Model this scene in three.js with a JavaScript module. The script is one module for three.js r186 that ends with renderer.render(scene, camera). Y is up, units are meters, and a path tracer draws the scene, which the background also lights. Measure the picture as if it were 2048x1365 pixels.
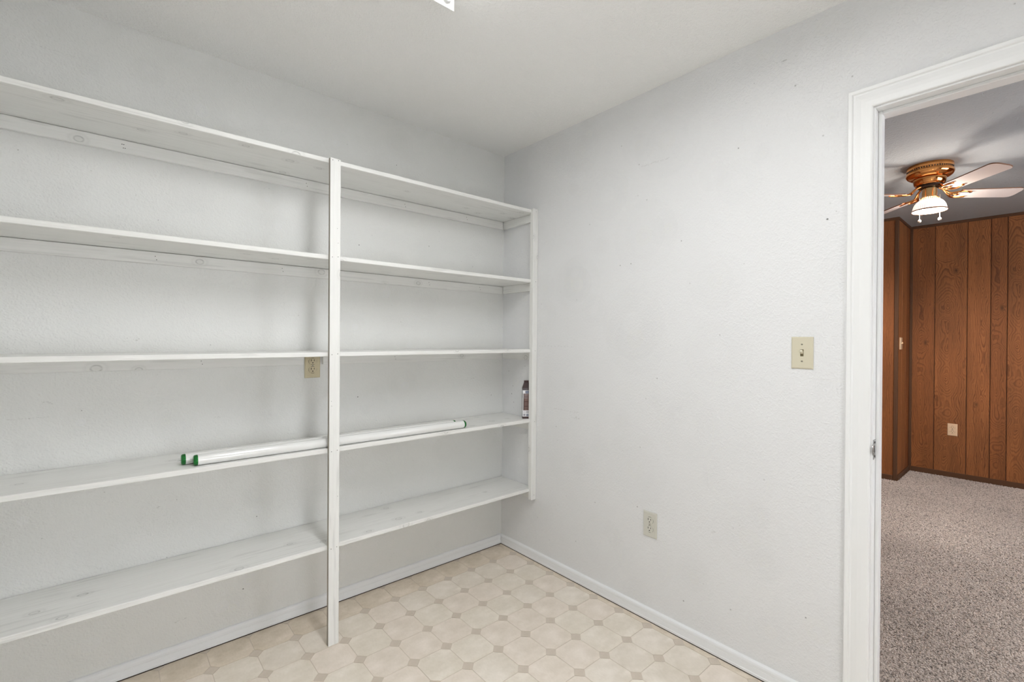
import * as THREE from 'three';
import { mergeGeometries } from 'three/addons/utils/BufferGeometryUtils.js';
import { RectAreaLightUniformsLib } from 'three/addons/lights/RectAreaLightUniformsLib.js';

// ---------------------------------------------------------------- camera, lights, exposure
const scene = new THREE.Scene();
scene.background = new THREE.Color(0.93, 0.97, 1.03).multiplyScalar(9);   // even overcast sky, seen only through the added windows
const camera = new THREE.PerspectiveCamera(2 * Math.atan(682.5 / 930.07) * 180 / Math.PI, 2048 / 1365, 0.03, 60);
camera.position.set(-1.8802, 1.2788, 2.2617);
camera.rotation.order = 'YXZ';
camera.rotation.set(-0.0011, -0.7132, 0.0086);
scene.add(camera);

const renderer = new THREE.WebGLRenderer({ antialias: true });
renderer.toneMapping = THREE.LinearToneMapping;
renderer.toneMappingExposure = 1.11;
renderer.shadowMap.enabled = true;
RectAreaLightUniformsLib.init();

// ceiling fixture of the store room (its glowing tubes are built further down)
const FIX = { x: -1.159, y: 2.36, z0: 0.973, z1: 2.215, half: 0.13 };
const roomLight = new THREE.RectAreaLight(new THREE.Color(0.965, 0.985, 1.0), 20, 0.2, 1.17);
roomLight.position.set(FIX.x, FIX.y - 0.012, (FIX.z0 + FIX.z1) / 2);
roomLight.rotation.x = -Math.PI / 2;
roomLight.name = 'fluorescent_light';
scene.add(roomLight);
const TUBE_GLOW = 6;

// lamp of the ceiling fan in the panelled room
const FAN = { x: 2.2, y: 2.455, z: 1.738 };
const LAMP_Y = FAN.y - 0.274;
const fanSpot = new THREE.SpotLight(new THREE.Color(1.0, 0.9, 0.8), 6.5, 0, 1.5, 0.3, 2);
fanSpot.position.set(FAN.x, LAMP_Y, FAN.z);
fanSpot.target.position.set(FAN.x, 0, FAN.z);
fanSpot.shadow.radius = 1.5;
const fanGlow = new THREE.PointLight(new THREE.Color(1.0, 0.91, 0.83), 0.85, 0, 2);
fanGlow.position.set(FAN.x, LAMP_Y, FAN.z);
fanGlow.shadow.radius = 1.3;
for (const l of [fanSpot, fanGlow]) { l.castShadow = true; l.name = 'fan_lamp_light'; scene.add(l); }
scene.add(fanSpot.target);

// ---------------------------------------------------------------- helpers
function rngOf(seed) { let s = seed >>> 0; return () => { s = (s + 0x6d2b79f5) | 0; let t = Math.imul(s ^ (s >>> 15), 1 | s); t = (t + Math.imul(t ^ (t >>> 7), 61 | t)) ^ t; return ((t ^ (t >>> 14)) >>> 0) / 4294967296; }; }
const hash = (x, y, s) => { let h = Math.imul(x, 374761393) + Math.imul(y, 668265263) + Math.imul(s, 974634777); h = Math.imul(h ^ (h >>> 13), 1274126177); return ((h ^ (h >>> 16)) >>> 0) / 4294967296; };
const mod = (a, n) => ((a % n) + n) % n;
function vnoise(x, y, px, py, s) {
  const x0 = Math.floor(x), y0 = Math.floor(y); let fx = x - x0, fy = y - y0;
  fx = fx * fx * (3 - 2 * fx); fy = fy * fy * (3 - 2 * fy);
  const a = hash(mod(x0, px), mod(y0, py), s), b = hash(mod(x0 + 1, px), mod(y0, py), s), c = hash(mod(x0, px), mod(y0 + 1, py), s), d = hash(mod(x0 + 1, px), mod(y0 + 1, py), s);
  return a + (b - a) * fx + (c - a) * fy + (a - b - c + d) * fx * fy;
}
const sstep = (a, b, x) => { const t = Math.min(1, Math.max(0, (x - a) / (b - a))); return t * t * (3 - 2 * t); };
const clamp255 = (v) => Math.max(0, Math.min(255, v));
function dataTex(w, h, f, srgb, rx = 1, ry = 1) {       // f(u, v) -> number or [r, g, b], 0..255
  const d = new Uint8Array(w * h * 4);
  for (let y = 0; y < h; y++) for (let x = 0; x < w; x++) {
    const c = f(x / w, y / h), o = (y * w + x) * 4;
    if (typeof c === 'number') d[o] = d[o + 1] = d[o + 2] = clamp255(c); else for (let k = 0; k < 3; k++) d[o + k] = clamp255(c[k]);
    d[o + 3] = 255;
  }
  const t = new THREE.DataTexture(d, w, h); t.wrapS = t.wrapT = THREE.RepeatWrapping; t.magFilter = THREE.LinearFilter; t.minFilter = THREE.LinearMipmapLinearFilter; t.generateMipmaps = true;
  if (srgb) t.colorSpace = THREE.SRGBColorSpace; t.repeat.set(rx, ry); t.needsUpdate = true; return t;
}
function canvasTex(w, h, draw) {
  const c = document.createElement('canvas'); c.width = w; c.height = h; draw(c.getContext('2d'), w, h);
  const t = new THREE.CanvasTexture(c); t.colorSpace = THREE.SRGBColorSpace; t.wrapS = t.wrapT = THREE.RepeatWrapping; return t;
}
const std = (o) => new THREE.MeshStandardMaterial(o), phys = (o) => new THREE.MeshPhysicalMaterial(o);

const used = new Map();
const numbered = (n) => { const k = used.get(n) ?? 0; used.set(n, k + 1); return k ? n + '_' + String(k).padStart(3, '0') : n; };
function mesh(name, g, m, parent, pos) {
  const o = new THREE.Mesh(g, m); o.name = parent ? name : numbered(name); o.castShadow = o.receiveShadow = true;
  if (pos) o.position.set(...pos); (parent ?? scene).add(o); return o;
}
function thing(name, label, category, pos = [0, 0, 0], group) {
  const o = new THREE.Group(); o.name = numbered(name); o.position.set(...pos); o.userData = { label, category }; if (group) o.userData.group = group; scene.add(o); return o;
}
function struct(name, g, m, label) { const o = g ? mesh(name, g, m) : new THREE.Group(); if (!g) { o.name = numbered(name); scene.add(o); } o.userData = { kind: 'structure' }; if (label) o.userData.label = label; return o; }

// flat-shaded polygons with uv, built from quads / triangles
class Poly {
  constructor() { this.p = []; this.n = []; this.u = []; }
  tri(a, b, c, ua, ub, uc) {
    const ab = [b[0] - a[0], b[1] - a[1], b[2] - a[2]], ac = [c[0] - a[0], c[1] - a[1], c[2] - a[2]];
    let n = [ab[1] * ac[2] - ab[2] * ac[1], ab[2] * ac[0] - ab[0] * ac[2], ab[0] * ac[1] - ab[1] * ac[0]]; const l = Math.hypot(...n) || 1; n = n.map((v) => v / l);
    this.p.push(...a, ...b, ...c); this.n.push(...n, ...n, ...n); this.u.push(...ua, ...ub, ...uc);
  }
  quad(a, b, c, d, ua, ub, uc, ud) { this.tri(a, b, c, ua, ub, uc); this.tri(a, c, d, ua, uc, ud); }
  build() { const g = new THREE.BufferGeometry(); g.setAttribute('position', new THREE.Float32BufferAttribute(this.p, 3)); g.setAttribute('normal', new THREE.Float32BufferAttribute(this.n, 3)); g.setAttribute('uv', new THREE.Float32BufferAttribute(this.u, 2)); return g; }
}
// chamfered box, uv in metres with u along the longest side (offset ou, ov)
function cbox(w, h, d, c = 0.0015, ou = 0, ov = 0) {
  const H = [w / 2, h / 2, d / 2], P = new Poly(), S = [w, h, d], long = S.indexOf(Math.max(...S));
  const uvOf = (n, p) => { const ax = [0, 1, 2].filter((k) => k !== n); let a = ax[0], b = ax[1]; if (b === long) [a, b] = [b, a]; return [p[a] + ou, p[b] + ov + n * 0.07]; };
  const face = (pts, n, out) => {
    const [a, b, cc] = pts, e = [b[0] - a[0], b[1] - a[1], b[2] - a[2]], f = [cc[0] - a[0], cc[1] - a[1], cc[2] - a[2]];
    const nn = [e[1] * f[2] - e[2] * f[1], e[2] * f[0] - e[0] * f[2], e[0] * f[1] - e[1] * f[0]];
    if (nn[0] * out[0] + nn[1] * out[1] + nn[2] * out[2] < 0) pts = [...pts].reverse();
    const u = pts.map((p) => uvOf(n, p));
    if (pts.length === 4) P.quad(...pts, ...u); else P.tri(...pts, ...u);
  };
  const pt = (k, v) => { const p = [0, 0, 0]; k.forEach((a, i) => { p[a] = v[i]; }); return p; };
  for (let n = 0; n < 3; n++) for (const s of [-1, 1]) {
    const a = (n + 1) % 3, b = (n + 2) % 3, A = H[a] - c, B = H[b] - c, out = [0, 0, 0]; out[n] = s;
    face([[-A, -B], [A, -B], [A, B], [-A, B]].map(([x, y]) => pt([n, a, b], [s * H[n], x, y])), n, out);
  }
  if (c > 0) {
    for (let n = 0; n < 3; n++) { const a = (n + 1) % 3, b = (n + 2) % 3; for (const s of [-1, 1]) for (const t of [-1, 1]) { const L = H[n] - c, out = pt([a, b], [s, t]);
      face([pt([n, a, b], [-L, s * H[a], t * (H[b] - c)]), pt([n, a, b], [L, s * H[a], t * (H[b] - c)]), pt([n, a, b], [L, s * (H[a] - c), t * H[b]]), pt([n, a, b], [-L, s * (H[a] - c), t * H[b]])], a, out); } }
    for (const x of [-1, 1]) for (const y of [-1, 1]) for (const z of [-1, 1]) face([[x * H[0], y * (H[1] - c), z * (H[2] - c)], [x * (H[0] - c), y * H[1], z * (H[2] - c)], [x * (H[0] - c), y * (H[1] - c), z * H[2]]], 0, [x, y, z]);
  }
  return P.build();
}
// plain box between two corners, uv = world metres on each face
function wbox(x0, x1, y0, y1, z0, z1) {
  const P = new Poly(), q = (a, b, c, d, f) => P.quad(a, b, c, d, f(a), f(b), f(c), f(d)), xy = (p) => [p[0], p[1]], zy = (p) => [p[2], p[1]], xz = (p) => [p[0], p[2]];
  q([x0, y0, z1], [x1, y0, z1], [x1, y1, z1], [x0, y1, z1], xy); q([x1, y0, z0], [x0, y0, z0], [x0, y1, z0], [x1, y1, z0], xy);
  q([x1, y0, z1], [x1, y0, z0], [x1, y1, z0], [x1, y1, z1], zy); q([x0, y0, z0], [x0, y0, z1], [x0, y1, z1], [x0, y1, z0], zy);
  q([x0, y1, z1], [x1, y1, z1], [x1, y1, z0], [x0, y1, z0], xz); q([x0, y0, z0], [x1, y0, z0], [x1, y0, z1], [x0, y0, z1], xz);
  return P.build();
}
const place = (g, x, y, z, rx = 0, ry = 0, rz = 0) => { if (rx) g.rotateX(rx); if (ry) g.rotateY(ry); if (rz) g.rotateZ(rz); return g.translate(x, y, z); };
const bx = (x0, x1, y0, y1, z0, z1, c, ou, ov) => place(cbox(x1 - x0, y1 - y0, z1 - z0, c, ou, ov), (x0 + x1) / 2, (y0 + y1) / 2, (z0 + z1) / 2);
const cyl = (r0, r1, h, n = 20) => new THREE.CylinderGeometry(r0, r1, h, n);
const lathe = (pts, n = 40) => new THREE.LatheGeometry((pts[0][1] >= pts[pts.length - 1][1] ? [...pts].reverse() : pts).map(([r, y]) => new THREE.Vector2(r, y)), n);
const tube = (pts, r, n = 24, k = 8) => new THREE.TubeGeometry(new THREE.CatmullRomCurve3(pts.map((p) => new THREE.Vector3(...p))), n, r, k);
const join = (list) => mergeGeometries(list.map((g) => { g = g.index ? g.toNonIndexed() : g; for (const k of Object.keys(g.attributes)) if (!['position', 'normal', 'uv'].includes(k)) g.deleteAttribute(k); return g; }));

// ---------------------------------------------------------------- materials
// orange-peel paint relief, 0.6 m tile
const peel = dataTex(512, 512, (u, v) => {
  const a = vnoise(u * 96, v * 96, 96, 96, 1), b = vnoise(u * 52, v * 52, 52, 52, 2), c = vnoise(u * 190, v * 190, 190, 190, 3);
  return 255 * (0.5 * sstep(0.42, 0.72, a) + 0.32 * sstep(0.45, 0.7, b) + 0.14 * c);
}, false, 1 / 0.42, 1 / 0.42);
const stomp = dataTex(512, 512, (u, v) => {             // brushed knock-down relief of the panelled room's ceiling, 0.8 m tile
  const w = vnoise(u * 14, v * 14, 14, 14, 4) * 2.4, a = vnoise(u * 60 + w, v * 30 + w * 2, 60, 30, 5), b = vnoise(u * 28 - w, v * 64 + w, 28, 64, 6), c = vnoise(u * 120, v * 120, 120, 120, 8);
  return 255 * (0.5 * sstep(0.5, 0.68, a) + 0.35 * sstep(0.52, 0.7, b) + 0.15 * c);
}, false, 1 / 0.36, 1 / 0.36);

// painted walls carry a few scuffs, pin holes and pencil-like scrapes of their own
function wallPaint(w, h, seed, marks, base) {
  const t = canvasTex(2048, Math.round(2048 * h / w), (c, W, Hh) => {
    const k = W / w, r = rngOf(seed);
    c.fillStyle = base; c.fillRect(0, 0, W, Hh);
    for (let i = 0; i < 160; i++) { const x = r() * W, y = r() * Hh, R = 20 + r() * 90, g = c.createRadialGradient(x, y, 0, x, y, R); const dark = r() < 0.6; g.addColorStop(0, dark ? 'rgba(150,148,140,0.028)' : 'rgba(255,255,255,0.03)'); g.addColorStop(1, 'rgba(160,160,155,0)'); c.fillStyle = g; c.fillRect(x - R, y - R, 2 * R, 2 * R); }
    for (let i = 0; i < 130; i++) { c.fillStyle = `rgba(70,66,60,${0.12 + r() * 0.3})`; const s = 0.8 + r() * 1.7; c.fillRect(r() * W, r() * Hh, s, s); }
    for (const [x, y, kind, size = 1] of marks) {
      const X = x * k, Y = Hh - y * k;
      if (kind === 'dot') { c.fillStyle = 'rgba(50,46,42,0.75)'; c.beginPath(); c.arc(X, Y, 0.0018 * k * size, 0, 7); c.fill(); }
      if (kind === 'scuff') for (let i = 0; i < 9 * size; i++) { c.strokeStyle = `rgba(90,86,80,${0.12 + r() * 0.2})`; c.lineWidth = 0.6 + r() * 0.8; const a = X + (r() - 0.5) * 30 * size, b = Y + (r() - 0.5) * 9 * size; c.beginPath(); c.moveTo(a, b); c.lineTo(a + (r() - 0.3) * 9, b + (r() - 0.5) * 3); c.stroke(); }
      if (kind === 'scribble') for (let i = 0; i < 16; i++) { c.strokeStyle = `rgba(80,76,72,${0.15 + r() * 0.25})`; c.lineWidth = 0.7; const a = X + (r() - 0.5) * 22, b = Y + (r() - 0.5) * 22; c.beginPath(); c.moveTo(a, b); c.quadraticCurveTo(a + r() * 6, b - r() * 6, a + (r() - 0.5) * 8, b + r() * 7); c.stroke(); }
      if (kind === 'streak') { c.strokeStyle = 'rgba(110,106,98,0.22)'; c.lineWidth = 0.8; for (let i = 0; i < 12; i++) { const a = X + i * 6 * size + r() * 3; c.beginPath(); c.moveTo(a, Y + (r() - 0.5) * 3); c.lineTo(a + 3 + r() * 3, Y + (r() - 0.5) * 3); c.stroke(); } }
    }
  });
  t.repeat.set(1 / w, 1 / h); return t;
}
const PAINT = 'rgb(234,234,231)';
const shelfWallMap = wallPaint(2.44, 2.44, 11, [[0.62, 1.27, 'scuff', 1.4], [0.4, 1.05, 'scuff'], [0.3, 1.0, 'streak', 1.2], [0.55, 0.33, 'scribble'], [0.78, 0.15, 'scuff'], [1.05, 0.5, 'dot'], [1.0, 0.2, 'dot', 1.3], [1.2, 0.3, 'dot'], [0.9, 0.95, 'scuff', 0.6], [0.35, 2.27, 'streak', 1.5], [1.7, 2.2, 'dot'], [1.5, 1.75, 'dot', 1.2], [1.9, 1.8, 'dot'], [2.2, 1.72, 'scuff', 0.5], [2.2, 1.05, 'scuff', 0.7], [1.5, 0.99, 'dot', 1.4], [0.7, 0.62, 'scuff', 0.5], [2.35, 0.94, 'dot']], PAINT);
shelfWallMap.offset.x = 1;
const rightWallMap = wallPaint(4.2, 2.54, 12, [[1.755, 1.71, 'dot', 1.5], [1.21, 1.72, 'dot'], [1.235, 0.16, 'dot', 1.2], [0.89, 1.65, 'dot'], [1.6, 2.32, 'scuff', 0.6], [0.45, 0.9, 'streak', 1.2], [0.62, 0.87, 'scuff', 0.8], [1.45, 2.05, 'dot'], [1.0, 2.1, 'streak'], [0.1, 1.0, 'dot'], [0.09, 0.95, 'dot', 1.3], [0.11, 0.9, 'dot'], [0.3, 1.25, 'streak', 2], [1.35, 0.5, 'scuff', 0.6], [1.7, 0.3, 'dot']], 'rgb(234,234,234)');
const plainMap = wallPaint(3, 3, 13, [[1, 1, 'dot'], [2, 1.6, 'scuff']], PAINT);
const wallShelfM = std({ map: shelfWallMap, bumpMap: peel, bumpScale: 0.00085, roughness: 0.62 });
const wallRightM = std({ map: rightWallMap, bumpMap: peel, bumpScale: 0.00085, roughness: 0.55 });
const wallM = std({ map: plainMap, bumpMap: peel, bumpScale: 0.0008, roughness: 0.62 });
const ceilM = std({ color: new THREE.Color(0.965, 0.96, 0.94), bumpMap: peel, bumpScale: 0.0012, roughness: 0.7 });
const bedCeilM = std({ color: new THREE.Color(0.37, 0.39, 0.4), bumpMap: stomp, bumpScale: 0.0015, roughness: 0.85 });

// white-painted softwood: brush lines, grain telegraphing through, knots; 2.4 m x 0.3 m
const knots = []; { const r = rngOf(21); for (let i = 0; i < 13; i++) knots.push([r(), r(), 0.006 + r() * 0.006]); }
const woodH = (u, v) => {
  let warp = 0; for (const [ku, kv] of knots) { let dx = u - ku, dy = v - kv; dx -= Math.round(dx); dy -= Math.round(dy); const d2 = (dx * 2.4) ** 2 * 0.25 + (dy * 0.3) ** 2; warp += 0.02 * Math.sign(dy) * Math.exp(-d2 / 0.0004); }
  const a = vnoise(u * 12, (v + warp) * 60, 12, 60, 31), b = vnoise(u * 50, v * 120, 50, 120, 32), c = vnoise(u * 5, (v + warp) * 22, 5, 22, 33);
  return 0.5 * a + 0.25 * b + 0.25 * c;
};
const woodMap = dataTex(2048, 256, (u, v) => {
  const h = woodH(u, v), wear = sstep(0.63, 0.86, vnoise(u * 26, v * 46, 26, 46, 34) * 0.6 + vnoise(u * 9, v * 7, 9, 7, 35) * 0.4);
  let g = 242 - 8 * (1 - h) - 12 * wear;
  for (const [ku, kv, kr] of knots) {
    let dx = u - ku, dy = v - kv; dx -= Math.round(dx); dy -= Math.round(dy);
    const d = Math.hypot(dx * 2.4 * 0.75, dy * 0.3) / kr;
    g -= 42 * Math.exp(-((d - 1) ** 2) * 26) * (0.35 + 0.65 * vnoise(Math.atan2(dy * 0.3, dx * 2.4) * 1.5 + 8, ku * 50, 64, 64, 36)) + 9 * Math.exp(-d * d) + 6 * Math.exp(-((d - 2) ** 2) * 6);
  }
  return [g, g - 0.5, g - 4];
}, true, 1 / 2.4, 1 / 0.3);
const woodBump = dataTex(1024, 256, (u, v) => 255 * woodH(u, v), false, 1 / 2.4, 1 / 0.3);
const boardM = std({ map: woodMap, bumpMap: woodBump, bumpScale: 0.0006, roughness: 0.5 });
const rawWoodM = std({ map: woodMap, color: new THREE.Color(0.42, 0.38, 0.32), roughness: 0.7 });
const trimM = std({ color: new THREE.Color(0.9, 0.9, 0.89), roughness: 0.38 });
const baseM = std({ color: new THREE.Color(0.9, 0.91, 0.92), roughness: 0.42 });
const gapShadeM = std({ color: new THREE.Color(0.03, 0.02, 0.014), roughness: 0.9 });  // near-black colour standing in for the shade under the baseboards
const darkHole = std({ color: 0x2a2622, roughness: 0.8 });
const ivoryM = phys({ color: new THREE.Color(0.68, 0.63, 0.48), roughness: 0.32, clearcoat: 0.3 });
const oldIvoryM = phys({ color: new THREE.Color(0.66, 0.58, 0.39), roughness: 0.36, clearcoat: 0.2 });
const offWhiteM = phys({ color: new THREE.Color(0.66, 0.645, 0.57), roughness: 0.35, clearcoat: 0.2 });
const almondM = phys({ color: new THREE.Color(0.75, 0.55, 0.36), roughness: 0.4 });
const slotM = std({ color: 0x120e0a, roughness: 0.9 });
const screwM = std({ color: new THREE.Color(0.45, 0.42, 0.34), roughness: 0.4, metalness: 0.8 });
const paneM = phys({ color: 0xffffff, transmission: 1, thickness: 0, roughness: 0, ior: 1.5 });
const steelM = std({ color: new THREE.Color(0.5, 0.5, 0.5), roughness: 0.3, metalness: 1 });
const metalWhite = std({ color: new THREE.Color(0.86, 0.86, 0.84), roughness: 0.35 });

// sheet vinyl: mottled cream field and darker insets
const mottle = (seed, base, amp, speck) => dataTex(256, 256, (u, v) => {
  const a = vnoise(u * 6, v * 6, 6, 6, seed) + 0.5 * vnoise(u * 13, v * 21, 13, 21, seed + 1) + 0.35 * vnoise(u * 60, v * 40, 60, 40, seed + 2), k = (a / 1.85 - 0.5) * amp, s = hash(Math.floor(u * 256), Math.floor(v * 256), seed + 5) > speck ? -26 : 0;
  return [base[0] + k + s, base[1] + k * 1.05 + s, base[2] + k * 1.25 + s];
}, true, 1 / 0.31, 1 / 0.31);
const tileMats = [[239, 229, 214], [240, 228, 214], [239, 229, 215]].map((b, i) => std({ map: mottle(60 + 7 * i, b, 26, 0.9988), roughness: 0.42 }));
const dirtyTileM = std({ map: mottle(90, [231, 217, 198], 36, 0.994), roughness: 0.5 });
const insetM = std({ map: mottle(95, [219, 206, 191], 14, 0.9995), roughness: 0.42 });
const seamM = std({ color: new THREE.Color('rgb(219,206,190)'), roughness: 0.6 });

// ---------------------------------------------------------------- store room shell
const H = 2.44, TW = 0.115, ZB = 3.05, XL = -2.44;
struct('wall_shelf_side', wbox(XL - TW, TW, -0.06, H + 0.1, -TW, 0), wallShelfM, 'white textured wall behind the plank shelves');
{
  const s = new THREE.Shape(); const z1 = 4.2;
  s.moveTo(0, -0.06); s.lineTo(1.869, -0.06); s.lineTo(1.869, 2.063); s.lineTo(2.669, 2.063); s.lineTo(2.669, -0.06); s.lineTo(z1, -0.06); s.lineTo(z1, H + 0.1); s.lineTo(0, H + 0.1); s.closePath();
  const g = new THREE.ExtrudeGeometry(s, { depth: TW, bevelEnabled: false }); g.rotateY(-Math.PI / 2); g.translate(TW, 0, 0);
  struct('wall_door_side', g, wallRightM, 'white orange-peel wall with the doorway, switch and outlet');
}
function windowWall(name, x0, x1, y1, z, m, label, hx0, hx1, hy0, hy1, wname, dir) {   // wall across z; its sash window is added to light the room
  const s = new THREE.Shape(); s.moveTo(x0, -0.05); s.lineTo(x1, -0.05); s.lineTo(x1, y1); s.lineTo(x0, y1); s.closePath();
  const h = new THREE.Path(); h.moveTo(hx0, hy0); h.lineTo(hx0, hy1); h.lineTo(hx1, hy1); h.lineTo(hx1, hy0); h.closePath(); s.holes.push(h);
  const g = new THREE.ExtrudeGeometry(s, { depth: 0.1, bevelEnabled: false }); g.translate(0, 0, z); struct(name, g, m, label);
  const w = struct(wname, null, null, 'white sash window added out of view to light the room'), f = 0.04, ym = (hy0 + hy1) / 2;
  for (const b of [[hx0, hx0 + f, hy0, hy1], [hx1 - f, hx1, hy0, hy1], [hx0 + f, hx1 - f, hy0, hy0 + f], [hx0 + f, hx1 - f, hy1 - f, hy1], [hx0 + f, hx1 - f, ym - 0.02, ym + 0.02]]) mesh('window_frame', bx(...b, z + 0.03, z + 0.07, 0.003), trimM, w);
  for (const [a, b] of [[hy0 + f, ym - 0.02], [ym + 0.02, hy1 - f]]) { const p = new THREE.PlaneGeometry(hx1 - hx0 - 2 * f, b - a); p.translate((hx0 + hx1) / 2, (a + b) / 2, z + 0.05); mesh('pane', p, paneM, w); }
}
windowWall('wall_back', XL - TW, 0, H + 0.1, ZB, wallM, 'white wall behind the camera', -1.6, -0.95, 0.5, 1.15, 'added_window_2');  // window added behind the camera as soft frontal fill light
struct('wall_left', wbox(XL - TW, XL, -0.06, H + 0.1, 0, ZB), wallM, 'white wall at the left of the store room');
struct('ceiling', wbox(XL, 0, H, H + 0.1, 0, ZB), ceilM, 'white textured ceiling of the store room');

// floor of printed octagon-and-diamond vinyl, each figure its own piece
{
  const floor = struct('floor', wbox(XL, 0.06, -0.06, -0.0012, 0, ZB), seamM, 'cream vinyl floor with octagons and small diamonds');
  const p = 0.1535, dx0 = -0.042, dz0 = 0.163, d = 0.0275, s = 0.0013;
  const clip = (poly) => { for (const [ax, lim, sg] of [[0, XL + 0.001, 1], [0, -0.001, -1], [1, 0.001, 1], [1, ZB - 0.001, -1]]) { const out = []; for (let i = 0; i < poly.length; i++) { const a = poly[i], b = poly[(i + 1) % poly.length], da = (a[ax] - lim) * sg, db = (b[ax] - lim) * sg; if (da >= 0) out.push(a); if (da * db < 0) { const t = da / (da - db); out.push([a[0] + (b[0] - a[0]) * t, a[1] + (b[1] - a[1]) * t]); } } poly = out; if (poly.length < 3) return null; } return poly; };
  const prism = (poly, ou = 0, ov = 0) => { const P = new Poly(), y = 0, b = -0.0012, n = poly.length, uv = (q) => [q[0] + ou, q[1] + ov]; const up = poly; for (let i = 1; i < n - 1; i++) P.tri([up[0][0], y, up[0][1]], [up[i + 1][0], y, up[i + 1][1]], [up[i][0], y, up[i][1]], uv(up[0]), uv(up[i + 1]), uv(up[i])); for (let i = 0; i < n; i++) { const a = up[i], c = up[(i + 1) % n]; P.quad([a[0], y, a[1]], [c[0], y, c[1]], [c[0], b, c[1]], [a[0], b, a[1]], uv(a), uv(c), uv(c), uv(a)); } return P.build(); };
  const h = p / 2 - s, e = d + s * 0.4;                // octagon: square cell with its corners cut by the diamonds
  const k = p / 2 - e;
  const oct = [[-k, -h], [k, -h], [h, -k], [h, k], [k, h], [-k, h], [-h, k], [-h, -k]];
  const dia = [[0, -d + s], [d - s, 0], [0, d - s], [-d + s, 0]];
  const shared = [0, 1, 2, 3].map((i) => prism(oct, i * 0.137, i * 0.211)), sharedDia = prism(dia);
  const r = rngOf(5), far = [], farDia = [];
  const inView = (x, z) => z < 1.55 + (x + 1.9) * 0.55 && x > -1.9 && z < 2.0;
  for (let i = -1; i < 17; i++) for (let j = -1; j < 20; j++) {
    const cx = dx0 - i * p + p / 2 - p, cz = dz0 + j * p + p / 2, moved = oct.map(([a, b]) => [a + cx, b + cz]), c = clip(moved), tone = Math.floor(r() * 3), v = Math.floor(r() * 4);
    if (!c) continue;
    const whole = c.length === 8 && c.every((q, n) => q[0] === moved[n][0] && q[1] === moved[n][1]);
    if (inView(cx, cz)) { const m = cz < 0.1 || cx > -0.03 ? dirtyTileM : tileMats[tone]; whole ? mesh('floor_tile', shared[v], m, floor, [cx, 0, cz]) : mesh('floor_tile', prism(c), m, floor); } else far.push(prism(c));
  }
  for (let i = -1; i < 17; i++) for (let j = -1; j < 20; j++) {
    const cx = dx0 - i * p, cz = dz0 + j * p, moved = dia.map(([a, b]) => [a + cx, b + cz]), c = clip(moved); if (!c) continue;
    const whole = c.every((q, n) => moved[n] && q[0] === moved[n][0] && q[1] === moved[n][1]);
    if (inView(cx, cz)) whole ? mesh('diamond_inset', sharedDia, insetM, floor, [cx, 0, cz]) : mesh('diamond_inset', prism(c), insetM, floor); else farDia.push(prism(c));
  }
  const f = mesh('floor_tile', join(far), tileMats[0], floor); f.userData.kind = 'stuff';
  const g = mesh('diamond_inset', join(farDia), insetM, floor); g.userData.kind = 'stuff';
}

// baseboards: profile (out from the wall, up)
const baseProfile = [[0, 0.004], [0.0125, 0.004], [0.013, 0.013], [0.0118, 0.0142], [0.0112, 0.0155], [0.0108, 0.034], [0.0096, 0.0355], [0.0112, 0.0372], [0.0118, 0.047], [0.0105, 0.0535], [0.0072, 0.0575], [0.003, 0.0592], [0, 0.0592]];
function baseboard(len, ou) {                          // runs along +x from 0, stands out along +z
  const P = new Poly(), n = baseProfile.length;
  for (let i = 0; i < n - 1; i++) { const [a, b] = baseProfile[i], [c, d] = baseProfile[i + 1]; P.quad([0, b, a], [len, b, a], [len, d, c], [0, d, c], [ou, b + a], [ou + len, b + a], [ou + len, d + c], [ou, d + c]); }
  for (let i = 1; i < n - 1; i++) { const q = [baseProfile[0], baseProfile[i], baseProfile[i + 1]]; P.tri(...q.map(([a, b]) => [len, b, a]), ...q.map(([a, b]) => [a, b])); P.tri(...q.reverse().map(([a, b]) => [0, b, a]), ...q.map(([a, b]) => [a, b])); }
  return P.build();
}
mesh('painted_gap_shade', wbox(XL, -0.0125, 0, 0.0039, 0, 0.0125), gapShadeM, struct('baseboard_shelf_side', place(baseboard(2.44 - 0.0132, 0.3), XL, 0, 0), baseM, 'white moulded baseboard under the shelves'));  // dark strip under the board paints its line of shade
{ const g = baseboard(1.8155, 1.1); g.rotateY(-Math.PI / 2); g.translate(0, 0, 0); mesh('painted_gap_shade', wbox(-0.0125, 0, 0, 0.0039, 0, 1.815), gapShadeM, struct('baseboard_door_side', g, baseM, 'white moulded baseboard running to the door casing')); }
{ const g = baseboard(ZB, 0.7); g.rotateY(Math.PI / 2); g.translate(XL, 0, ZB); struct('baseboard_left', g, baseM, 'white moulded baseboard on the left wall'); }

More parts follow.
